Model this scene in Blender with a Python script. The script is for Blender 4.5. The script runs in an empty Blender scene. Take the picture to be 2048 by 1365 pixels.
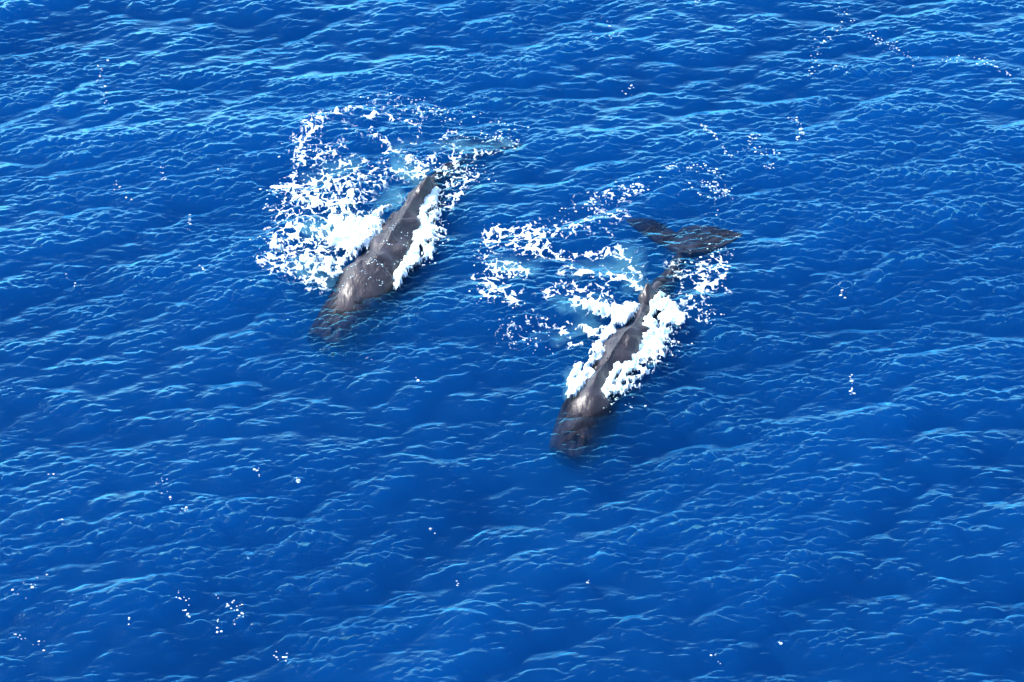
import bpy, bmesh, math, random
import numpy as np
from mathutils import Vector, Matrix

sc = bpy.context.scene
R = math.radians
# ---------------------------------------------------------------- camera
DEP, DIST = R(40.0), 92.0
CAMH, CAMY = DIST*math.sin(DEP), -DIST*math.cos(DEP)      # camera looks at the origin on the sea
FOVX = 2*math.atan(18.9/DIST)
cd = bpy.data.cameras.new('camera'); cam = bpy.data.objects.new('camera', cd)
sc.collection.objects.link(cam); sc.camera = cam
cam.location = (0, CAMY, CAMH); cam.rotation_euler = (math.pi/2-DEP, 0, 0)
cd.sensor_fit = 'HORIZONTAL'; cd.sensor_width = 36; cd.lens = 18/math.tan(FOVX/2)
cd.clip_start = 1; cd.clip_end = 20000
# ---------------------------------------------------------------- sky and sun
SUN_EL, SUN_AZ = R(46), R(-68)       # azimuth clockwise from +Y (the view direction); the sun stands to the left
w = bpy.data.worlds.new('World'); sc.world = w; w.use_nodes = True
nt = w.node_tree; nt.nodes.clear()
sky = nt.nodes.new('ShaderNodeTexSky'); sky.sky_type = 'NISHITA'; sky.sun_disc = False
sky.dust_density = 2.0; sky.ozone_density = 2.5; sky.sun_elevation = SUN_EL; sky.sun_rotation = SUN_AZ
bg = nt.nodes.new('ShaderNodeBackground'); bg.inputs[1].default_value = 0.15
wo = nt.nodes.new('ShaderNodeOutputWorld')
nt.links.new(sky.outputs[0], bg.inputs[0]); nt.links.new(bg.outputs[0], wo.inputs[0])
sl = bpy.data.lights.new('sun', 'SUN'); sl.energy = 2.0; sl.angle = R(0.5); sl.color = (1, .965, .91)
so = bpy.data.objects.new('sun', sl); sc.collection.objects.link(so)
sdir = Vector((math.sin(SUN_AZ)*math.cos(SUN_EL), math.cos(SUN_AZ)*math.cos(SUN_EL), math.sin(SUN_EL)))
so.rotation_euler = sdir.to_track_quat('Z', 'Y').to_euler()
sc.view_settings.view_transform = 'Standard'; sc.view_settings.look = 'None'
sc.view_settings.exposure = 2.0; sc.view_settings.gamma = 1
cy = sc.cycles
cy.use_denoising = True
try: cy.denoiser = 'OPENIMAGEDENOISE'; cy.denoising_input_passes = 'RGB_ALBEDO_NORMAL'; cy.denoising_prefilter = 'ACCURATE'
except Exception: pass
cy.max_bounces = 12; cy.volume_bounces = 2; cy.transparent_max_bounces = 16; cy.transmission_bounces = 8
cy.glossy_bounces = 3; cy.diffuse_bounces = 3
cy.sample_clamp_indirect = 4; cy.sample_clamp_direct = 0
cy.caustics_reflective = False; cy.caustics_refractive = False

# ---------------------------------------------------------------- helpers: plan coordinates
def at(px, py, z=0.0):
    """the point of the sea (at height z) that the photograph shows at pixel (px, py) of 2048 x 1365"""
    f = 1024/math.tan(FOVX/2)
    x, y = (px-1024)/f, (682.5-py)/f
    d = np.array([x, math.cos(DEP)+y*math.sin(DEP), -math.sin(DEP)+y*math.cos(DEP)])
    t = (z-CAMH)/d[2]
    return np.array([d[0]*t, CAMY+d[1]*t, z])

# ---------------------------------------------------------------- helpers: noise on arrays
def _h(ix, iy, s):
    v = (ix.astype(np.int64)*374761393 + iy.astype(np.int64)*668265263 + s*974634777) & 0xffffffff
    v = ((v ^ (v >> 13))*1274126177) & 0xffffffff
    v = ((v ^ (v >> 16))*2246822519) & 0xffffffff
    return ((v ^ (v >> 15)) & 0xffffff)/float(0xffffff)
def vnoise(x, y, s=0):
    ix, iy = np.floor(x), np.floor(y); fx, fy = x-ix, y-iy
    ux, uy = fx*fx*fx*(fx*(fx*6-15)+10), fy*fy*fy*(fy*(fy*6-15)+10)
    a, b, c, d = _h(ix, iy, s), _h(ix+1, iy, s), _h(ix, iy+1, s), _h(ix+1, iy+1, s)
    return (a*(1-ux)+b*ux)*(1-uy)+(c*(1-ux)+d*ux)*uy
def fbm(x, y, o=4, s=0, g=.5):
    v, a, t = 0, 1., 0.
    for k in range(o):
        v = v+a*(vnoise(x, y, s+17*k)*2-1); t += a; a *= g
        x, y = x*1.87*.8-y*1.87*.6+3.1, x*1.87*.6+y*1.87*.8+7.7
    return v/t
def worley(x, y, s=0):
    ix, iy = np.floor(x), np.floor(y)
    f1 = np.full(x.shape, 9.); f2 = np.full(x.shape, 9.)
    for i in (-1, 0, 1):
        for j in (-1, 0, 1):
            cx, cy_ = ix+i, iy+j
            d = np.hypot(cx+_h(cx, cy_, s)-x, cy_+_h(cx, cy_, s+5)-y)
            f2 = np.minimum(f2, np.maximum(f1, d)); f1 = np.minimum(f1, d)
    return f1, f2
def sstep(a, b, x):
    t = np.clip((x-a)/(b-a), 0, 1); return t*t*(3-2*t)

# ---------------------------------------------------------------- foam plan (pixel positions are turned into points of the sea once, by at())
def P(pts): return [(at(x, y)[0], at(x, y)[1], r*.0185) for x, y, r in pts]
def stroke(Xw, Yw, pts, soft=.6, asp=1.25):
    """1 on the stroke, falling to 0 at its radius; radii stretch a little away from the camera"""
    out = np.zeros(Xw.shape); pts = P(pts)
    if len(pts) == 1: pts = pts*2
    for (x0, y0, r0), (x1, y1, r1) in zip(pts[:-1], pts[1:]):
        dx, dy = x1-x0, (y1-y0)/asp
        t = np.clip(((Xw-x0)*dx+(Yw-y0)/asp*dy)/(dx*dx+dy*dy+1e-9), 0, 1)
        d = np.hypot(Xw-x0-t*dx, (Yw-y0)/asp-t*dy)/(r0+(r1-r0)*t)
        out = np.maximum(out, 1-sstep(1-soft, 1.0, d))
    return out
# (points x, y, radius), strength
LACE = [
 # left whale
 ([(650,232,20),(605,280,24),(610,335,28)],.46), ([(650,225,10),(700,232,12),(735,222,10)],.42),
 ([(748,240,14),(752,272,16),(770,300,16)],.50), ([(745,240,7),(775,236,8),(788,250,7)],.50),
 ([(800,242,7),(826,252,6),(843,266,6),(840,284,6),(815,290,6)],.46),
 ([(620,300,36),(680,330,40),(745,335,36)],.42), ([(600,380,45),(670,370,50),(740,375,44)],.56),
 ([(580,420,44),(640,410,50),(700,420,50)],.66), ([(560,460,34),(610,470,44),(660,470,44)],.60),
 ([(540,530,24),(580,545,30),(640,560,32)],.58), ([(570,500,34),(610,520,34),(650,520,40)],.54),
 ([(700,460,60),(650,490,46)],.86), ([(600,400,30),(636,392,24)],.70),
 ([(555,375,16),(590,365,22)],.34), ([(640,265,60),(700,280,50)],.22), ([(780,330,30),(800,300,28)],.34),
 ([(815,345,28),(850,330,30),(880,340,20)],.66), ([(850,395,22),(885,390,26),(925,370,22)],.62),
 ([(880,420,22),(905,395,20)],.50), ([(905,340,30),(940,350,20)],.40), ([(780,390,10),(800,400,9)],.5),
 ([(885,280,12),(915,270,8)],.34), ([(905,300,16),(950,302,12),(1000,305,12),(1020,290,12)],.37), ([(992,262,4),(993,278,5)],.65),
 ([(770,205,40),(850,225,40)],.17), ([(900,300,40),(940,320,40)],.26),
 # right whale
 ([(985,470,20),(1030,465,22),(1080,475,20)],.72), ([(975,500,22),(985,540,22),(1040,545,22)],.72),
 ([(1040,500,36),(1100,505,26)],.72), ([(1100,470,26),(1180,465,18),(1200,480,12)],.50),
 ([(1090,515,14),(1160,512,13),(1230,508,16)],.72), ([(1205,535,14),(1230,555,12),(1270,575,10)],.58),
 ([(1140,545,20),(1190,560,14),(1260,560,12)],.55), ([(1250,520,26),(1270,560,22)],.44),
 ([(1095,590,20),(1140,580,22),(1200,592,22)],.60), ([(980,600,26),(1010,590,26),(1060,610,20)],.44),
 ([(965,555,16),(1000,575,20)],.36), ([(1065,645,16),(1090,640,14)],.56), ([(1020,670,22),(1060,690,18)],.26),
 ([(1110,640,12),(1130,670,12)],.30), ([(1150,610,24),(1220,625,26)],.70),
 ([(1180,440,34),(1240,430,20)],.24), ([(1160,410,24),(1270,395,14)],.28), ([(1240,385,7),(1285,380,7)],.52),
 ([(1390,372,6),(1440,380,6),(1455,395,5)],.22),
 ([(1345,540,30),(1400,560,30),(1450,520,20)],.40), ([(1380,600,26),(1430,580,30)],.50), ([(1350,620,30),(1400,625,30)],.52),
 ([(1440,530,12),(1450,560,14)],.58),
 ([(1120,650,10),(1145,700,12),(1160,690,16)],.50), ([(1480,470,12),(1440,480,8)],.3),
]
SOLID = [
 ([(862,415,26),(868,470,28),(845,522,20)],.62), ([(1345,620,26),(1342,665,26),(1308,722,28),(1262,770,20)],.62),
 ([(1300,650,18),(1275,705,22),(1248,745,22)],1.0), ([(1215,672,12),(1196,706,12),(1180,730,10)],.95), ([(1330,665,22),(1300,715,20)],.75), ([(1262,762,16),(1240,785,14)],.7),
 ([(630,410,20),(660,430,26)],.42),
 ([(1268,712,20),(1246,742,21),(1222,782,17),(1212,800,8)],1.0), ([(1338,640,22),(1325,680,20)],.75),
 ([(1232,652,12),(1205,695,14),(1186,728,12)],.85), ([(1176,740,12),(1160,775,13),(1146,800,7)],.95), ([(1290,672,16),(1268,712,22),(1238,735,20)],1.0),
 ([(1318,600,20),(1300,640,16)],.9), ([(1240,640,22),(1268,615,16)],.8), ([(862,400,16),(842,430,20),(832,480,24)],1.0), ([(735,455,22),(768,425,16),(800,395,8)],.75), ([(830,505,20),(808,540,12),(790,578,7)],.9),
 ([(742,452,30),(722,478,30),(706,500,24)],.95), ([(700,455,34),(676,478,30)],.70), ([(668,545,13),(655,565,9)],.55),
 ([(640,545,22),(660,520,16)],.42), ([(688,520,16),(672,545,10)],.60),
 ([(835,435,22),(850,470,26),(822,520,22),(800,558,12),(786,580,6)],1.0), ([(858,400,20),(876,385,14)],.60), ([(868,465,20),(846,500,16)],.8),
 ([(815,350,12),(840,340,12)],.2),
 ([(1172,618,18),(1220,632,22),(1258,612,16)],.72), ([(1160,660,12),(1190,668,18),(1215,662,16)],.70), ([(1150,690,9),(1172,694,10)],.45),
 ([(1154,735,16),(1145,765,14),(1138,795,6)],.85),
 ([(1318,618,26),(1335,612,22)],.85), ([(1300,650,20),(1310,690,34),(1280,712,28)],1.0), ([(1335,690,16),(1345,665,12)],.6),
 ([(1238,735,22),(1222,762,26),(1212,792,14)],.95), ([(1262,640,10),(1278,610,10)],.5),
]
HOLE = [([(1310,585,12),(1345,545,16),(1370,505,16)],.8), ([(1280,455,20),(1350,485,30),(1460,470,16)],.9), ([(900,290,22),(960,285,22),(1020,290,14)],.6), ([(765,392,14),(790,385,16),(778,412,10)],.9), ([(745,470,5),(735,500,5)],.0),
 ([(1225,775,7),(1232,750,6)],.35)]
FQ = np.interp(np.linspace(0, 1, 101), np.linspace(0, 1, 21), [-0.2207, -0.0143, 0.0202, 0.0454, 0.0668, 0.0862, 0.1036, 0.1207, 0.1369, 0.1527, 0.1694, 0.1861, 0.2035, 0.2227, 0.2433, 0.2666, 0.2931, 0.3256, 0.368, 0.4317, 0.8445])   # quantiles of the foam pattern
def foam_field(Xw, Yw):
    """signed foam amount (>0 is foam), thickness of the churned part, and the plain density"""
    wx = fbm(Xw*.9, Yw*.9, 3, 3); wy = fbm(Xw*.9+30, Yw*.9, 3, 4)
    gx = fbm(Xw*3, Yw*3, 3, 13); gy = fbm(Xw*3+30, Yw*3, 3, 14)
    ex_ = Xw+.45*wx+.12*gx; ey_ = Yw+.45*wy+.12*gy
    D = np.zeros(Xw.shape); S = np.zeros(Xw.shape)
    for pts, s in LACE:
        pts = [(x, y, r*1.3+2) for x, y, r in pts]
        D = 1-(1-D)*(1-s*stroke(ex_, ey_, pts, .95))
    for pts, s in SOLID: S = np.maximum(S, s*stroke(Xw+.18*wx+.22*gx, Yw+.18*wy+.22*gy, [(x, y, r_*1.5) for x, y, r_ in pts], .98))
    for pts, s in HOLE: h = stroke(ex_, ey_, pts, .5); D = D*(1-s*h); S = S*(1-s*h)
    hx = fbm(Xw*8, Yw*8, 2, 15); hy = fbm(Xw*8+30, Yw*8, 2, 16)
    px, py = Xw+.28*wx+.20*gx+.06*hx, Yw*.9+.28*wy+.20*gy+.06*hy
    a1, b1 = worley(px*2.2, py*2.5, 21); c1 = b1-a1
    a2, b2 = worley(px*5.6+5, py*6.6, 22); c2 = b2-a2
    a3, b3 = worley(px*16+5, py*13, 23)
    n1 = fbm(Xw*2.2, Yw*1.8, 3, 33, .6); n2 = fbm(Xw*9, Yw*8, 4, 34, .75)
    g = np.minimum(c1*.95, c2*.85+.10)-.16*n1-.19*n2
    g = np.minimum(g, a3*1.0+.17-.4*n1)                   # loose flecks
    u = np.interp(g, FQ, np.linspace(0, 1, 101))
    f = np.minimum(D*.76, .54)-u
    f = f+1.3*S*S+.25*S-.60*sstep(.05, .3, S)*(1-S)*(.45+1.3*n2+.6*n1)
    f = np.where((D < .02) & (S < .03), -1, f)
    return f, S, D
# ---------------------------------------------------------------- end of foam plan

# ---------------------------------------------------------------- the sea's wave field
def ocean(N, L, kmin, kmax, amp_slope, wind, spread, power, seed, chop, alpha=0):
    """height and sideways shift of a wind sea on an L x L metre tile, from a directional spectrum"""
    rng = np.random.default_rng(seed)
    k = np.fft.fftfreq(N, L/N)*2*np.pi
    kx, ky = np.meshgrid(k, k)
    kk = np.hypot(kx, ky); kk[0, 0] = 1
    th = np.arctan2(ky, kx)-wind
    D = np.abs(np.cos(th/1.0))**spread
    S = kk**(-power)*D*sstep(kmin*.7, kmin*1.3, kk)*(1-sstep(kmax*.6, kmax*1.2, kk))
    A = np.sqrt(S)*(rng.normal(size=(N, N))+1j*rng.normal(size=(N, N))); A[0, 0] = 0
    H = np.fft.ifft2(A).real
    # scale by rms slope along the wind
    sy, sx = np.gradient(H, L/N)
    sc_ = amp_slope/math.sqrt((sx**2+sy**2).mean())
    dx = np.fft.ifft2(1j*A*kx/kk).real; dy = np.fft.ifft2(1j*A*ky/kk).real
    return H*sc_, dx*sc_*chop, dy*sc_*chop, L
def samp(F, L, x, y):
    N = F.shape[0]
    u, v = (x/L % 1)*N, (y/L % 1)*N
    i, j = np.floor(u).astype(int), np.floor(v).astype(int); fu, fv = u-i, v-j
    i, j = i % N, j % N; i1, j1 = (i+1) % N, (j+1) % N
    return (F[j, i]*(1-fu)+F[j, i1]*fu)*(1-fv)+(F[j1, i]*(1-fu)+F[j1, i1]*fu)*fv
WIND = R(97)
SW = ocean(1024, 96., .25, 1.6, .06, R(100), 2.5, 3.0, 11, 1.0)
MD = ocean(2048, 88., 1.9, 8.5,   .165, R(103), 3.0, 3.1, 5, 1.0)
RP = ocean(2048, 41., 10.5, 72., .56, R(100), 4.0, 4.1, 8, 1.0)
CALM = [(at(640, 690), at(840, 390), 1.9), (at(1120, 920), at(1290, 600), 1.7), (at(1300, 570), at(1375, 470), 1.6)]
def calm(u, v):
    """1 over the whales' backs, where their bulk keeps the sea flatter"""
    o = np.zeros(u.shape)
    for a, b, r in CALM:
        d = b-a; t = np.clip(((u-a[0])*d[0]+(v-a[1])*d[1])/(d[0]**2+d[1]**2), 0, 1)
        o = np.maximum(o, 1-sstep(r*.6, r*1.6, np.hypot(u-a[0]-t*d[0], v-a[1]-t*d[1])))
    return o
def waves(u, v):
    q = fbm(u*.13+4, v*.19+9, 3, 40)                      # gusts: rippled and slick patches
    m = .48+.85*sstep(-.30, .40, q)
    h0 = samp(SW[0], SW[3], u, v)
    hm = samp(MD[0], MD[3], u, v)
    m = m*(.75+.9*np.clip(h0, -.5, .6)+.45*np.clip(hm/MD[0].std(), -1.2, 2))
    far = np.hypot(u, v); fd = 1-sstep(60, 400, far)
    m = m*(1+.15*calm(u, v))
    h0 = h0*(1-.6*calm(u, v))
    z = h0+(1-.5*calm(u, v))*samp(MD[0], MD[3], u, v)*fd+samp(RP[0], RP[3], u, v)*m*fd
    dx = -(samp(SW[1], SW[3], u, v)+samp(MD[1], MD[3], u, v)*fd+samp(RP[1], RP[3], u, v)*m*fd)
    dy = -(samp(SW[2], SW[3], u, v)+samp(MD[2], MD[3], u, v)*fd+samp(RP[2], RP[3], u, v)*m*fd)
    return u+dx, v+dy, z

# ---------------------------------------------------------------- materials
def mat(name):
    m = bpy.data.materials.new(name); m.use_nodes = True; m.node_tree.nodes.clear(); return m, m.node_tree
def N_(nt, t, **kw):
    n = nt.nodes.new(t)
    for k, v in kw.items():
        if k.startswith('i_'):
            key = k[2:]; key = int(key) if key.isdigit() else key.replace('_', ' ')
            n.inputs[key].default_value = v
        else: setattr(n, k, v)
    return n
def sea_material():
    m, nt = mat('sea water'); L = nt.links.new
    out = N_(nt, 'ShaderNodeOutputMaterial')
    tc = N_(nt, 'ShaderNodeTexCoord')
    mp = N_(nt, 'ShaderNodeMapping'); mp.inputs['Scale'].default_value = (1, 2.2, 1)
    L(tc.outputs['Object'], mp.inputs[0])
    n1 = N_(nt, 'ShaderNodeTexNoise', i_Scale=9., i_Detail=3., i_Roughness=.6); L(mp.outputs[0], n1.inputs['Vector'])
    bp = N_(nt, 'ShaderNodeBump', i_Strength=.7, i_Distance=.010); L(n1.outputs[0], bp.inputs['Height'])
    fr = N_(nt, 'ShaderNodeFresnel', i_IOR=1.34); L(bp.outputs[0], fr.inputs['Normal'])
    gl = N_(nt, 'ShaderNodeBsdfGlossy', i_Roughness=.03, i_Color=(.36, .88, 1, 1)); L(bp.outputs[0], gl.inputs['Normal'])
    tr = N_(nt, 'ShaderNodeBsdfTransparent')
    mx = N_(nt, 'ShaderNodeMixShader'); fm = N_(nt, 'ShaderNodeMapRange', i_From_Min=.03, i_From_Max=.24, i_To_Min=.004, i_To_Max=.80, interpolation_type='SMOOTHSTEP'); L(fr.outputs[0], fm.inputs['Value']); L(fm.outputs[0], mx.inputs[0]); L(tr.outputs[0], mx.inputs[1]); L(gl.outputs[0], mx.inputs[2])
    L(mx.outputs[0], out.inputs['Surface'])
    vs = N_(nt, 'ShaderNodeVolumeScatter', i_Density=2.1, i_Anisotropy=0.0)
    vs.inputs['Color'].default_value = (.001, .033, .110, 1)
    va = N_(nt, 'ShaderNodeVolumeAbsorption', i_Density=2.1)
    va.inputs['Color'].default_value = (.64, .83, .905, 1)
    ad = N_(nt, 'ShaderNodeAddShader'); L(vs.outputs[0], ad.inputs[0]); L(va.outputs[0], ad.inputs[1])
    L(ad.outputs[0], out.inputs['Volume'])
    return m

# ---------------------------------------------------------------- mesh from a grid
def grid_mesh(name, X, Y, Z, keep=None, extra_faces=None):
    ny, nx = X.shape
    idx = np.arange(nx*ny).reshape(ny, nx)
    q = np.stack([idx[:-1, :-1], idx[:-1, 1:], idx[1:, 1:], idx[1:, :-1]], -1).reshape(-1, 4)
    if keep is not None: q = q[keep.reshape(-1)]
    co = np.stack([X, Y, Z], -1).reshape(-1, 3)
    if keep is not None:
        used = np.zeros(len(co), bool); used[q.reshape(-1)] = True
        rm = np.cumsum(used)-1; co = co[used]; q = rm[q]
    else: used = None
    me = bpy.data.meshes.new(name)
    nf = len(q)
    me.vertices.add(len(co)); me.vertices.foreach_set('co', co.astype(np.float32).ravel())
    ex = extra_faces or []
    nl = nf*4+sum(len(f) for f in ex)
    me.loops.add(nl); me.polygons.add(nf+len(ex))
    vi = np.concatenate([q.ravel()]+[np.array(f) for f in ex]).astype(np.int32)
    me.loops.foreach_set('vertex_index', vi)
    st = list(np.arange(nf)*4); p = nf*4
    st = np.arange(nf+len(ex))*4
    for k, f in enumerate(ex): st[nf+k] = p; p += len(f)
    me.polygons.foreach_set('loop_start', st.astype(np.int32))
    me.polygons.foreach_set('use_smooth', np.ones(nf+len(ex), bool))
    me.update(calc_edges=True); me.validate()
    return me, used
def link(name, me, m, **props):
    o = bpy.data.objects.new(name, me); sc.collection.objects.link(o)
    if m: me.materials.append(m)
    for k, v in props.items(): o[k] = v
    return o

def axis(lo, hi, st, far, n):
    a = np.arange(lo, hi+st/2, st)
    g = np.geomspace(st, far, n)
    return np.concatenate([(lo-np.cumsum(g))[::-1], a, hi+np.cumsum(g)])
STEP = 0.036
ax, ay = axis(-26, 26, STEP, 900, 120), axis(-20.5, 28.5, STEP*1.0, 900, 120)
U, V = np.meshgrid(ax, ay)
X, Y, Z = waves(U, V)
ny, nx = X.shape
ex = []
# closed body of water: sides and a bottom 60 m down (kept in the same mesh)
X2, Y2, Z2 = X, Y, Z
ring = np.concatenate([np.arange(nx), np.arange(1, ny)*nx+nx-1, (ny-1)*nx+np.arange(nx-2, -1, -1), np.arange(ny-2, 0, -1)*nx])
nr = len(ring)
me, _ = grid_mesh('sea', X, Y, Z)
nv = len(me.vertices); np_ = len(me.polygons); nl = len(me.loops)
co = np.stack([X, Y, Z], -1).reshape(-1, 3)
bc = co[ring].copy(); bc[:, 2] = -60
vadd = np.concatenate([co, bc])
sides = np.stack([ring, nv+np.arange(nr), nv+(np.arange(nr)+1) % nr, np.roll(ring, -1)], -1)
idx = np.arange(nx*ny).reshape(ny, nx)
q = np.stack([idx[:-1, :-1], idx[:-1, 1:], idx[1:, 1:], idx[1:, :-1]], -1).reshape(-1, 4)
bpy.data.meshes.remove(me)
me = bpy.data.meshes.new('sea')
F = np.concatenate([q, sides]); bot = nv+np.arange(nr)[::-1]
me.vertices.add(len(vadd)); me.vertices.foreach_set('co', vadd.astype(np.float32).ravel())
me.loops.add(len(F)*4+nr); me.loops.foreach_set('vertex_index', np.concatenate([F.ravel(), bot]).astype(np.int32))
me.polygons.add(len(F)+1); me.polygons.foreach_set('loop_start', (np.arange(len(F)+1)*4).astype(np.int32))
me.polygons.foreach_set('use_smooth', np.ones(len(F)+1, bool))
me.update(calc_edges=True)
sea = link('sea', me, sea_material(), kind='structure')

# ---------------------------------------------------------------- whales
from mathutils import noise as mn
def whale_skin():
    m, nt = mat('wet whale skin'); L = nt.links.new
    out = N_(nt, 'ShaderNodeOutputMaterial'); bs = N_(nt, 'ShaderNodeBsdfPrincipled')
    tc = N_(nt, 'ShaderNodeTexCoord')
    n1 = N_(nt, 'ShaderNodeTexNoise', i_Scale=1.3, i_Detail=6., i_Roughness=.6); L(tc.outputs['Object'], n1.inputs['Vector'])
    cr = N_(nt, 'ShaderNodeValToRGB'); L(n1.outputs[0], cr.inputs[0])
    cr.color_ramp.elements[0].position = .3; cr.color_ramp.elements[0].color = (.011, .009, .012, 1)
    cr.color_ramp.elements[1].position = .75; cr.color_ramp.elements[1].color = (.036, .031, .038, 1)
    # pale scratches
    mp = N_(nt, 'ShaderNodeMapping'); mp.inputs['Scale'].default_value = (7, 1.2, 5); mp.inputs['Rotation'].default_value = (0, 0, .5); L(tc.outputs['Object'], mp.inputs[0])
    vo = N_(nt, 'ShaderNodeTexVoronoi', feature='DISTANCE_TO_EDGE', i_Scale=1.2); L(mp.outputs[0], vo.inputs['Vector'])
    mr = N_(nt, 'ShaderNodeMapRange', i_From_Min=0., i_From_Max=.02, i_To_Min=.25, i_To_Max=0.); L(vo.outputs['Distance'], mr.inputs['Value'])
    n3 = N_(nt, 'ShaderNodeTexNoise', i_Scale=1.7, i_Detail=2.); L(tc.outputs['Object'], n3.inputs['Vector'])
    m3 = N_(nt, 'ShaderNodeMapRange', i_From_Min=.5, i_From_Max=.65); L(n3.outputs[0], m3.inputs['Value'])
    mu = N_(nt, 'ShaderNodeMath', operation='MULTIPLY'); L(mr.outputs[0], mu.inputs[0]); L(m3.outputs[0], mu.inputs[1])
    mi = N_(nt, 'ShaderNodeMix', data_type='RGBA'); L(mu.outputs[0], mi.inputs['Factor']); L(cr.outputs[0], mi.inputs['A']); mi.inputs['B'].default_value = (.09, .085, .09, 1)
    L(mi.outputs['Result'], bs.inputs['Base Color'])
    n2 = N_(nt, 'ShaderNodeTexNoise', i_Scale=11., i_Detail=4.); L(mp.outputs[0], n2.inputs['Vector']); n2.inputs['Scale'].default_value = 1.6
    n4 = N_(nt, 'ShaderNodeTexNoise', i_Scale=16., i_Detail=3.); L(tc.outputs['Object'], n4.inputs['Vector'])
    ad = N_(nt, 'ShaderNodeMath', operation='MULTIPLY_ADD'); L(n4.outputs[0], ad.inputs[0]); ad.inputs[1].default_value = .4; L(n2.outputs[0], ad.inputs[2])
    bp = N_(nt, 'ShaderNodeBump', i_Strength=.5, i_Distance=.035); L(ad.outputs[0], bp.inputs['Height']); L(bp.outputs[0], bs.inputs['Normal'])
    ge = N_(nt, 'ShaderNodeNewGeometry'); sx = N_(nt, 'ShaderNodeSeparateXYZ'); L(ge.outputs['Position'], sx.inputs[0])
    wet = N_(nt, 'ShaderNodeMapRange', i_From_Min=-.12, i_From_Max=.12, i_To_Min=0., i_To_Max=.5); L(sx.outputs['Z'], wet.inputs['Value'])   # skin under water has no gloss
    L(wet.outputs[0], bs.inputs['Specular IOR Level'])
    bs.inputs['Roughness'].default_value = .37; bs.inputs['IOR'].default_value = 1.45
    L(bs.outputs[0], out.inputs[0])
    return m
SKIN = whale_skin()
def smooth_table(tab, n):
    tab = np.array(tab, float); m = len(tab)
    seg = np.linalg.norm(np.diff(tab[:, :3], axis=0), axis=1); s = np.r_[0, np.cumsum(seg)]
    t = np.linspace(0, s[-1], n); out = np.zeros((n, tab.shape[1]))
    for c in range(tab.shape[1]):
        y = tab[:, c]; d = np.gradient(y, s)
        k = np.clip(np.searchsorted(s, t)-1, 0, m-2); h = s[k+1]-s[k]; u = (t-s[k])/h
        out[:, c] = (2*u**3-3*u**2+1)*y[k]+(u**3-2*u**2+u)*h*d[k]+(-2*u**3+3*u**2)*y[k+1]+(u**3-u**2)*h*d[k+1]
    return out, t/s[-1]
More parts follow.
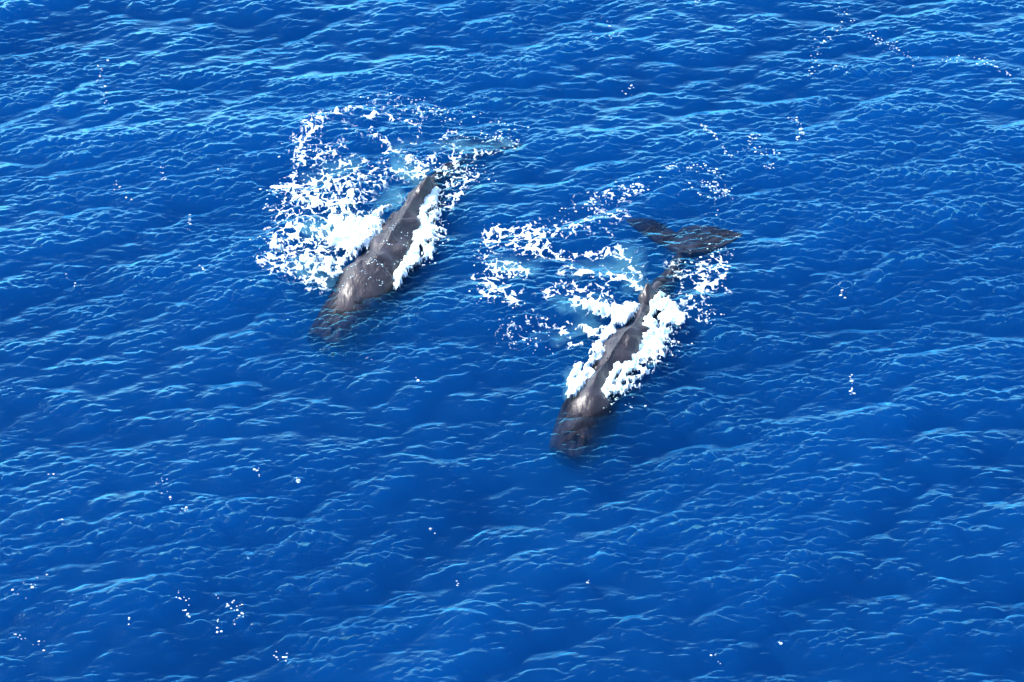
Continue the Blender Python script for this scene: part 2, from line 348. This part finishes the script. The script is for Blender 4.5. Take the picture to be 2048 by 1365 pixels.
def whale(name, stations, fin, fluke, lumps, label, crease=None, hole=None):
    """stations: px, py, height of the top line, half width, half height, ridge (0 round .. 1 tented)"""
    rows = []
    for px, py, z, hw, hh, rg in stations:
        p = at(px, py, z); rows.append((p[0], p[1], z, hw, hh, rg))
    T, tt = smooth_table(rows, 260)
    bm = bmesh.new(); rings = []
    for i, (x, y, z, hw, hh, rg) in enumerate(T):
        j0, j1 = max(i-3, 0), min(i+3, len(T)-1)
        d = Vector((T[j1][0]-T[j0][0], T[j1][1]-T[j0][1], (T[j1][2]-T[j0][2])*.6)).normalized()
        side = d.cross(Vector((0, 0, 1))).normalized(); up = side.cross(d)
        top = Vector((x, y, z)); ring = []
        for k in range(120):
            a = 2*math.pi*k/120; c, s = math.cos(a), math.sin(a)
            e = 2/2.25
            u = math.copysign(abs(c)**e, c)*hw; v = math.copysign(abs(s)**e, s)*hh
            if s > 0:
                tent = (1-abs(u)/hw)**.85*hh
                v = v*(1-rg)+tent*rg
                u *= 1
            ring.append(bm.verts.new(top+side*u+up*(v-hh)))
        rings.append(ring)
    for a, b in zip(rings[:-1], rings[1:]):
        for k in range(120): bm.faces.new((a[k], a[(k+1) % 120], b[(k+1) % 120], b[k]))
    bm.faces.new(rings[0][::-1]); bm.faces.new(rings[-1])
    # dorsal fin: an outline with thickness
    def slab(outline, thick, nrm):
        """outline: 3-D points (closed), thickness per point"""
        c = sum(outline, Vector())/len(outline)
        A = [bm.verts.new(p+nrm*t) for p, t in zip(outline, thick)]
        B = [bm.verts.new(p-nrm*t) for p, t in zip(outline, thick)]
        n = len(A); ct = bm.verts.new(c+nrm*max(thick)); cb = bm.verts.new(c-nrm*max(thick))
        for k in range(n):
            q = (k+1) % n
            bm.faces.new((A[k], A[q], ct)); bm.faces.new((B[q], B[k], cb)); bm.faces.new((A[q], A[k], B[k], B[q]))
    (fx, fy, fz), (tx, ty, tz), L0 = fin
    base = Vector(at(fx, fy, fz)); tip = Vector(at(tx, ty, tz))
    back = (Vector(T[int(.9*259)][:3])-Vector(T[int(.6*259)][:3])); back.z = 0; back.normalize()
    sd = back.cross(Vector((0, 0, 1))).normalized()
    pr = [(-.62, -.10), (-.30, .10), (-.02, .42), (.20, .80), (.30, 1.0), (.38, .96), (.40, .70), (.37, .40), (.42, .12), (.55, -.12)]
    o = [base+back*(a*L0)+(tip-base-back*(.3*L0))*b-Vector((0, 0, .25))*(1-min(1, max(b, 0)*3)) for a, b in pr]
    slab(o, [.16, .13, .09, .06, .035, .035, .05, .09, .14, .16], sd)
    # flukes: two lobes drawn between root and tips
    r0, tl, tr, notch = [Vector(at(*p)) for p in fluke]
    for tp in (tl, tr):
        def q(a, b): return r0+(tp-r0)*a+(notch-r0)*b
        o = [q(-.12, -.3), q(.10, -.42), (q(.32, -.45)), q(.58, -.38), q(.82, -.20), q(1.0, 0), q(.98, .14), q(.84, .42), q(.62, .78), q(.38, 1.08), q(.14, 1.10), q(.0, .86), q(-.08, .3)]
        nr = (tp-r0).cross(notch-r0).normalized()
        slab(o, [.17, .14, .10, .07, .05, .025, .02, .025, .03, .035, .04, .07, .14], nr)
    # small paddle flippers below, behind the head
    for sgn in (-1, 1):
        i = int(.36*259); x, y, z, hw, hh, rg = T[i]; d = Vector((T[i+4][0]-T[i-4][0], T[i+4][1]-T[i-4][1], 0)).normalized(); s = d.cross(Vector((0, 0, 1)))*sgn
        c = Vector((x, y, z-hh*1.3))+s*hw*.8
        o = [c+s*(.62*a)*1.5+d*b+Vector((0, 0, -.5*a)) for a, b in ((0, -.35), (.5, -.3), (1.0, -.05), (1.2, .2), (1.1, .42), (.7, .5), (.2, .4), (0, .35))]
        slab(o, [.12, .1, .06, .03, .03, .05, .1, .12], (s*.5+Vector((0, 0, 1))).normalized())
    # lower jaw, slim, under the front of the head
    i0, i1 = int(.16*259), int(.30*259)
    j = []
    for i in range(i0, i1, 6):
        x, y, z, hw, hh, rg = T[i]; f = (i-i0)/(i1-i0)
        j.append((Vector((x, y, z-2*hh-.05+.12*f)), .12+.22*f, .13+.1*f))
    side0 = (j[-1][0]-j[0][0]).cross(Vector((0, 0, 1))).normalized(); pv = None
    for c, a, b in j:
        rr = [bm.verts.new(c+side0*a*math.cos(2*math.pi*k/12)+Vector((0, 0, b*math.sin(2*math.pi*k/12)))) for k in range(12)]
        if pv:
            for k in range(12): bm.faces.new((pv[k], pv[(k+1) % 12], rr[(k+1) % 12], rr[k]))
        else: bm.faces.new(rr[::-1])
        pv = rr
    bm.faces.new(pv)
    bmesh.ops.recalc_face_normals(bm, faces=bm.faces)
    tmp = bpy.data.meshes.new('tmp'); bm.to_mesh(tmp); bm.free()
    ob = bpy.data.objects.new('tmp', tmp); sc.collection.objects.link(ob)
    md = ob.modifiers.new('r', 'REMESH'); md.mode = 'VOXEL'; md.voxel_size = .033
    sm = ob.modifiers.new('s', 'SMOOTH'); sm.factor = .5; sm.iterations = 3
    dg = bpy.context.evaluated_depsgraph_get(); me = bpy.data.meshes.new_from_object(ob.evaluated_get(dg))
    bpy.data.objects.remove(ob); bpy.data.meshes.remove(tmp)
    n = len(me.vertices); co = np.zeros(n*3, np.float32); me.vertices.foreach_get('co', co); co = co.reshape(-1, 3).astype(float)
    no = np.zeros(n*3, np.float32); me.vertices.foreach_get('normal', no); no = no.reshape(-1, 3).astype(float)
    # position along the body, for creases and for the wrinkles that run lengthwise
    ax0 = T[10][:2]; ax1 = T[200][:2]; ad = (ax1-ax0)/np.linalg.norm(ax1-ax0)
    al = (co[:, :2]-ax0)@ad; cr = (co[:, 0]-ax0[0])*ad[1]-(co[:, 1]-ax0[1])*ad[0]
    disp = np.zeros(n)
    w1 = fbm(cr*1.3+co[:, 2]*.6, al*.75+co[:, 2]*.3, 3, 50)
    w2 = fbm(cr*4.2+co[:, 2]*2.1, al*1.7+co[:, 2], 3, 51, .6)
    w3 = fbm(cr*13+co[:, 2]*6, al*6+co[:, 2]*3, 3, 52)
    body = sstep(2.2, 4.2, al)
    disp += w1*(.06+.17*body)+w2*(.015+.03*body)+w3*.005
    disp += -.05*body*np.maximum(0, .25-np.abs(w2))*4*.4
    for px, py, z, r, h in lumps:
        c = at(px, py, z); d2 = ((co-c)**2).sum(1); disp += h*np.exp(-d2/r**2)
    if crease:
        (x0, y0), (x1, y1), z = crease
        a, b = at(x0, y0, z), at(x1, y1, z); mid = (a+b)/2
        bow = .22*((cr-((mid[0]-ax0[0])*ad[1]-(mid[1]-ax0[1])*ad[0]))**2)
        s0 = (mid[:2]-ax0)@ad
        dd = al+bow*1.0-s0
        up = sstep(-.9, .2, co[:, 2])
        disp += up*(-.16*np.exp(-(dd/.13)**2)+.05*np.exp(-((dd+.22)/.2)**2)-.05*sstep(.0, .25, dd)*(1-sstep(.4, 1.8, dd)))
    if hole:
        c = at(*hole); d = co-c
        disp += -.16*np.exp(-((d[:, 0]/.09)**2+(d[:, 1]/.20)**2+(d[:, 2]/.3)**2))
        d = d-np.array([.20, -.02, 0]); disp += .10*np.exp(-((d[:, 0]/.10)**2+(d[:, 1]/.24)**2+(d[:, 2]/.3)**2))
    alT = float((T[-1][:2]-ax0)@ad); finp = at(*fin[1][:3]) if len(fin[1]) > 2 else at(*fin[1])
    thin = (1-.85*sstep(alT-1.6, alT-.4, al))*(1-.9*np.exp(-((co-finp)**2).sum(1)/.45**2))
    co = co+no*(disp*thin)[:, None]
    me.vertices.foreach_set('co', co.astype(np.float32).ravel())
    me.polygons.foreach_set('use_smooth', np.ones(len(me.polygons), bool)); me.update()
    me.name = name; me.materials.clear()
    o = link(name, me, SKIN, label=label, category='whale', group='whales swimming side by side')
    # origin at the middle of the body
    c = Vector(T[130][:3])-Vector((0, 0, 1)); me.transform(Matrix.Translation(-c)); o.location = c
    return o
whale('sperm_whale',
 [(649, 681, -.42, .50, .32, 0), (652, 675, -.32, .74, .52, 0), (657, 661, -.20, .92, .82, 0), (675, 630, -.05, 1.05, 1.1, 0), (697, 595, .12, 1.18, 1.3, 0),
  (718, 560, .42, 1.27, 1.3, .05), (743, 518, .62, 1.25, 1.3, .15), (766, 487, .56, 1.15, 1.25, .5), (789, 457, .62, 1.10, 1.2, .7),
  (811, 424, .60, 1.0, 1.05, .7), (832, 392, .50, .68, .95, .7), (850, 366, .32, .52, .8, .6), (876, 345, -.03, .44, .66, .4), (905, 327, -.18, .40, .52, .4),
  (932, 314, -.45, .28, .40, .3), (955, 303, -.55, .19, .26, 0), (966, 298, -.62, .10, .10, 0)],
 ((838, 392, .38), (852, 357, .86), 2.3),
 [(960, 301, -.75), (880, 283, -1.0), (1048, 292, -.65), (968, 281, -.9)],
 [(762, 470, .3, .40, .16), (748, 485, .25, .35, .08), (800, 505, .05, .38, .30), (795, 520, .0, .25, .12), (826, 452, .1, .28, .2), (775, 455, .2, .3, .1)],
 'larger dark sperm whale with creased broad back, left of the two, in wider foam',
 crease=((700, 524), (792, 520), .4), hole=(668, 666, -.30))
whale('sperm_whale',
 [(1131, 909, -.46, .44, .30, 0), (1134, 902, -.36, .62, .48, 0), (1140, 887, -.22, .78, .74, 0), (1150, 858, -.07, .90, .95, 0), (1162, 828, .0, .98, 1.1, 0),
  (1175, 797, .22, 1.05, 1.1, .1), (1190, 760, .42, .86, 1.1, .6), (1206, 727, .48, .76, 1.05, .75), (1223, 700, .60, .82, 1.05, .6),
  (1243, 672, .64, .82, 1.0, .5), (1263, 648, .60, .74, .9, .6), (1279, 632, .36, .54, .8, .7), (1292, 603, .12, .44, .7, .6), (1306, 580, .04, .40, .6, .4),
  (1328, 556, .0, .40, .50, .3), (1345, 533, -.05, .30, .40, .2), (1362, 508, -.20, .20, .27, 0), (1368, 498, -.24, .10, .12, 0)],
 ((1292, 602, .10), (1294, 569, .64), 1.35),
 [(1366, 499, -.26), (1252, 443, -.34), (1486, 471, -.10), (1350, 464, -.34)],
 [(1292, 660, .25, .22, .26), (1262, 688, .2, .28, .22), (1250, 720, .1, .30, .16), (1232, 690, .55, .35, -.06), (1190, 800, 0, .4, .12), (1210, 812, -.1, .3, .12)],
 'smaller sperm whale with dark flukes showing through the water, right of the two',
 hole=(1155, 884, -.26))

# ---------------------------------------------------------------- foam
def foam_material():
    m, nt = mat('sea foam'); L = nt.links.new
    out = N_(nt, 'ShaderNodeOutputMaterial'); bs = N_(nt, 'ShaderNodeBsdfPrincipled')
    bs.inputs['Base Color'].default_value = (.62, .74, .78, 1); bs.inputs['Roughness'].default_value = .55
    tc = N_(nt, 'ShaderNodeTexCoord')
    n1 = N_(nt, 'ShaderNodeTexNoise', i_Scale=22., i_Detail=3.); L(tc.outputs['Object'], n1.inputs['Vector'])
    bp = N_(nt, 'ShaderNodeBump', i_Strength=.5, i_Distance=.02); L(n1.outputs[0], bp.inputs['Height']); L(bp.outputs[0], bs.inputs['Normal'])
    at_ = N_(nt, 'ShaderNodeAttribute', attribute_name='froth')
    n2 = N_(nt, 'ShaderNodeTexNoise', i_Scale=24., i_Detail=4., i_Roughness=.75); L(tc.outputs['Object'], n2.inputs['Vector'])
    ma = N_(nt, 'ShaderNodeMath', operation='MULTIPLY_ADD'); L(n2.outputs[0], ma.inputs[0]); ma.inputs[1].default_value = .5; L(at_.outputs['Fac'], ma.inputs[2])
    mr = N_(nt, 'ShaderNodeMapRange', i_From_Min=.15, i_From_Max=.52); L(ma.outputs[0], mr.inputs['Value'])
    tr = N_(nt, 'ShaderNodeBsdfTransparent'); mx = N_(nt, 'ShaderNodeMixShader'); L(mr.outputs[0], mx.inputs[0]); L(tr.outputs[0], mx.inputs[1]); L(bs.outputs[0], mx.inputs[2])
    L(mx.outputs[0], out.inputs[0])
    return m
FOAM = foam_material()
def invert(u, v, it=2):
    """parameters whose wave-shifted position is (u, v)"""
    a, b = u.copy(), v.copy()
    for _ in range(it):
        x, y, z = waves(a, b); a += u-x; b += v-y
    return a, b
def foam_patch(name, px0, py0, px1, py1, label, step=.021):
    p, q = at(px0, py1), at(px1, py0); pl = at(px0, py0); pr = at(px1, py0)
    u = np.arange(min(p[0], pl[0]), max(at(px1, py1)[0], pr[0]), step); v = np.arange(p[1], q[1], step)
    U, V = np.meshgrid(u, v)
    f, S, D = foam_field(U, V)
    A, B = U, V
    X, Y, Z = waves(*invert(A, B))
    bil = np.abs(fbm(U*1.6, V*1.6, 4, 60, .6))
    b2 = 1-np.abs(fbm(U*5.5, V*5.5, 3, 61, .6))*1.6
    thick = .034*np.clip(f, -.25, 1.0)+.012*sstep(0, .1, f)
    churn = sstep(.15, .8, S)
    thick = thick+churn**1.3*(.10+.20*bil+.04*b2)+.012*fbm(U*16, V*16, 3, 62)*sstep(0, .3, f)
    thick = np.where(f < 0, .006, thick+.006)
    kf = (f > -.14)
    keep = kf[:-1, :-1] & kf[1:, :-1] & kf[:-1, 1:] & kf[1:, 1:]
    me, used = grid_mesh(name, X, Y, Z+thick, keep)
    at_ = me.attributes.new('froth', 'FLOAT', 'POINT'); at_.data.foreach_set('value', (f+.6*churn).ravel()[used].astype(np.float32))
    return link(name, me, FOAM, kind='stuff', label=label, category='foam')
foam_patch('sea_foam', 490, 180, 1080, 615, 'white churned foam and lacy froth around the larger left whale')
foam_patch('sea_foam', 930, 330, 1530, 830, 'white churned foam and lacy froth around the smaller right whale')

# ---------------------------------------------------------------- clouds of bubbles under the foam
AIR = [([(720,440,60),(640,450,60)],1), ([(770,395,34),(800,370,30)],.9), ([(620,350,50),(700,320,50)],.55), ([(850,345,40),(800,320,40)],.8),
 ([(880,290,30),(930,285,26)],.5), ([(930,280,30),(1010,282,20)],.45), ([(800,290,40),(850,280,30)],.35), ([(590,510,34),(650,540,40)],.7),
 ([(1255,500,40),(1275,560,40)],1.), ([(1150,530,40),(1230,520,40)],.6), ([(1000,510,40),(1060,520,40)],.5), ([(1180,640,50),(1120,670,40)],.8),
 ([(1120,600,40),(1200,600,40)],.6), ([(1350,610,34)],.5), ([(1150,750,30),(1140,790,20)],.7), ([(1390,580,36)],.4), ([(1070,660,40)],.4)]
def bubble_material():
    m, nt = mat('bubbles in water'); L = nt.links.new
    out = N_(nt, 'ShaderNodeOutputMaterial'); vs = N_(nt, 'ShaderNodeVolumeScatter', i_Density=2.2)
    vs.inputs['Color'].default_value = (.35, .80, 1, 1); L(vs.outputs[0], out.inputs['Volume'])
    return m
BUB = bubble_material()
def bubbles(name, px0, py0, px1, py1, label, step=.09):
    u = np.arange(at(px0, py1)[0]-1, at(px1, py1)[0]+1, step); v = np.arange(at(px0, py1)[1]-.5, at(px0, py0)[1]+.5, step)
    U, V = np.meshgrid(u, v); B = np.zeros(U.shape)
    for pts, s in AIR: B = 1-(1-B)*(1-s*stroke(U+.5*fbm(U*.7, V*.7, 3, 71), V+.5*fbm(U*.7+9, V*.7, 3, 72), pts, .95))
    b = B*(.75+.6*fbm(U*1.3, V*1.3, 4, 73, .6))-.06
    b = np.where(B < .02, -.05, b)
    keep = b > 0; k = keep[:-1, :-1] & keep[1:, :-1] & keep[:-1, 1:] & keep[1:, 1:]
    top = -.24-.02*b; botm = top-.01-.8*np.clip(b, 0, 1)**1.7
    me1, used = grid_mesh('t', U, V, top, k)
    n = len(me1.vertices); c = np.zeros(n*3, np.float32); me1.vertices.foreach_get('co', c); c = c.reshape(-1, 3)
    fa = np.zeros(len(me1.loops), np.int32); me1.loops.foreach_get('vertex_index', fa); fa = fa.reshape(-1, 4)
    c2 = c.copy(); c2[:, 2] = botm.ravel()[used]
    # rim quads close the two sheets into a body
    e = np.concatenate([fa[:, [0, 1]], fa[:, [1, 2]], fa[:, [2, 3]], fa[:, [3, 0]]])
    key = e[:, 0].astype(np.int64)*n+e[:, 1]; rev = e[:, 1].astype(np.int64)*n+e[:, 0]
    rim = e[~np.isin(key, rev)]
    F = np.concatenate([fa, fa[:, ::-1]+n, np.stack([rim[:, 1], rim[:, 0], rim[:, 0]+n, rim[:, 1]+n], -1)])
    me = bpy.data.meshes.new(name); co = np.concatenate([c, c2])
    me.vertices.add(len(co)); me.vertices.foreach_set('co', co.ravel()); me.loops.add(len(F)*4); me.loops.foreach_set('vertex_index', F.ravel().astype(np.int32))
    me.polygons.add(len(F)); me.polygons.foreach_set('loop_start', (np.arange(len(F))*4).astype(np.int32)); me.update(calc_edges=True)
    bpy.data.meshes.remove(me1)
    return link(name, me, BUB, kind='stuff', label=label, category='bubbles')
bubbles('bubbles', 520, 220, 1080, 600, 'pale turquoise cloud of bubbles in the water by the left whale')
bubbles('bubbles', 940, 440, 1440, 830, 'pale turquoise cloud of bubbles in the water by the right whale')

# ---------------------------------------------------------------- loose flecks of foam on the crests and along old swirls; some stand in for sun glints
FLECKS = [([(676,588),(700,572),(722,562),(736,566)], 20, 2), ([(690,560),(712,548)], 9, 2), ([(732,552),(750,549),(768,556),(778,568)], 20, 2.5), ([(722,580),(745,574),(765,580)], 12, 4),  # left whale's head: wet glints and foam arcs modelled as white flecks
 ([(765,502),(790,515)], 8, 3), ([(785,470),(792,492)], 16, 4), ([(800,545),(815,480)], 24, 8), ([(1215,815),(1240,790),(1262,745)], 60, 8), ([(1290,715),(1340,690)], 50, 10), ([(845,520),(880,470),(885,420)], 50, 6),([(1625,145),(1630,112),(1632,85),(1662,72),(1665,60)], 34, 7), ([(1660,52),(1700,40),(1690,20),(1655,5)], 18, 10), ([(1722,58),(1760,78),(1800,98),(1832,118)], 44, 8),
 ([(1890,122),(1935,105),(1960,118),(2000,140),(2046,165)], 38, 9), ([(1660,128),(1695,135)], 8, 8), ([(1402,245),(1425,268),(1432,280)], 30, 3), ([(1443,293),(1450,308)], 10, 2), ([(1460,314),(1464,320)], 6, 2),
 ([(1584,230),(1600,245),(1608,256),(1602,268),(1592,280)], 34, 3), ([(1516,270),(1500,278),(1497,292)], 18, 3), ([(1480,300),(1510,305),(1545,312)], 20, 8), ([(1525,340),(1545,338)], 12, 3),
 ([(1330,345),(1350,338),(1410,342),(1435,350),(1440,365)], 60, 6), ([(1405,375),(1430,378),(1455,395)], 50, 7), ([(1440,430),(1430,400),(1380,385)], 20, 16), ([(1245,400),(1265,388),(1285,384)], 36, 5),
 ([(1230,395),(1290,372)], 16, 14), ([(1170,415),(1250,400)], 26, 16), ([(1180,450),(1240,428)], 24, 14), ([(1100,440),(1160,430)], 12, 14),
 ([(735,200),(780,208),(850,205),(900,215)], 60, 16), ([(860,230),(950,240),(1010,235)], 34, 16), ([(1000,250),(1060,245)], 16, 12), ([(890,285),(960,270),(1040,285)], 60, 9), ([(1000,262),(1002,280)], 14, 2),
 ([(200,112),(202,145),(196,160)], 12, 4), ([(206,170),(212,205)], 10, 6), ([(322,335),(332,372)], 12, 4), ([(228,370),(262,402)], 9, 6), ([(380,420),(381,455)], 9, 2), ([(405,535),(410,550)], 4, 4), ([(120,545),(165,578)], 6, 10),
 ([(1703,742),(1706,785)], 12, 3), ([(1672,572),(1692,590)], 8, 5), ([(1265,165),(1240,185)], 6, 6), ([(1390,8),(1400,10)], 5, 4), ([(1200,20),(1240,90)], 12, 20), ([(430,340),(460,345)], 3, 6),
 ([(455,1200),(475,1225),(480,1250)], 20, 11), ([(350,1200),(380,1210),(375,1240)], 12, 7), ([(436,1240),(440,1272)], 6, 4), ([(20,1270),(90,1290)], 10, 9), ([(10,1220),(80,1160)], 10, 10), ([(540,1298),(575,1320)], 8, 7),  # lower left, this row and the next: sun glints modelled as white flecks
 ([(320,945),(345,1010)], 9, 10), ([(365,1015),(372,1030)], 6, 4), ([(590,965),(600,970)], 5, 4), ([(862,1050),(866,1060)], 6, 3), ([(255,1245),(262,1260)], 3, 3), ([(120,1040),(125,1060)], 4, 3),
 ([(100,930),(140,980)], 4, 10), ([(510,940),(530,960)], 5, 6), ([(1175,1160),(1178,1170)], 3, 2), ([(1560,1285),(1564,1292)], 4, 1), ([(1420,1310),(1440,1330)], 4, 4), ([(915,1160),(920,1170)], 3, 3), ([(735,715),(745,720)], 3, 3), ([(832,755),(836,762)], 4, 2),
 ([(560,290),(620,400)], 16, 26), ([(520,470),(560,570)], 24, 22), ([(960,480),(980,620)], 30, 22), ([(1000,650),(1090,690)], 40, 24), ([(1380,560),(1450,500)], 40, 24), ([(900,330),(960,360)], 46, 20), ([(1400,620),(1430,640)], 24, 14), ([(860,530),(900,470)], 14, 8), ([(1280,820),(1250,800)], 6, 8),
 ([(545,380),(535,430)], 18, 14), ([(1340,660),(1360,690)], 22, 10)]
def flecks(name, label):
    rnd = random.Random(4); pts = []
    for line, n, jit in FLECKS:
        seg = [math.dist(a, b) for a, b in zip(line[:-1], line[1:])]; tot = sum(seg)
        for _ in range(int(n*1.25)):
            t = rnd.random()*tot; k = 0
            while k < len(seg)-1 and t > seg[k]: t -= seg[k]; k += 1
            a, b = line[k], line[k+1]; f = min(1, t/seg[k])
            g = at(a[0]+(b[0]-a[0])*f+rnd.gauss(0, jit*.9+.6), a[1]+(b[1]-a[1])*f+rnd.gauss(0, jit*.65+.4))
            pts.append((g[0], g[1], 0.010+.026*rnd.random()**2, rnd.uniform(1, 2.2), rnd.uniform(-.5, .5)))
    pts = np.array(pts); X, Y, Z = waves(*invert(pts[:, 0], pts[:, 1], 3))
    bm = bmesh.new()
    W = []
    for o in sc.objects:
        if o.name.startswith('sperm_whale'):
            c = np.zeros(len(o.data.vertices)*3, np.float32); o.data.vertices.foreach_get('co', c); W.append(c.reshape(-1, 3)+np.array(o.location))
    W = np.concatenate(W); W = W[W[:, 2] > .0]
    for x, y, z, (_, _, r, el, ang) in zip(X, Y, Z, pts):
        near = W[(np.abs(W[:, 0]-x) < .05) & (np.abs(W[:, 1]-y) < .05)]
        if len(near) and near[:, 2].max() > z: z = near[:, 2].max()-r*.05; r *= .55               # flecks on the wet backs stand for spray and glints
        m = Matrix.Translation((x, y, z+r*.15)) @ Matrix.Rotation(ang, 4, 'Z') @ Matrix.Diagonal((r*el, r*1.1, r*.7, 1))
        g = bmesh.ops.create_icosphere(bm, subdivisions=1, radius=1, matrix=m)
        for v in g['verts']: v.co += Vector((rnd.uniform(-1, 1), rnd.uniform(-1, 1), rnd.uniform(-1, 1)))*r*.25
    me = bpy.data.meshes.new(name); bm.to_mesh(me); bm.free()
    return link(name, me, FLECK, kind='stuff', label=label, category='foam')
FLECK, fnt = mat('foam and glint flecks'); fo = N_(fnt, 'ShaderNodeOutputMaterial'); fb = N_(fnt, 'ShaderNodeBsdfPrincipled'); fb.inputs['Base Color'].default_value = (.46, .64, .70, 1); fb.inputs['Roughness'].default_value = .4; fnt.links.new(fb.outputs[0], fo.inputs[0])
flecks('foam_glint_flecks', 'scattered white flecks of foam, spray and modelled sun glints on wave crests around the whales')
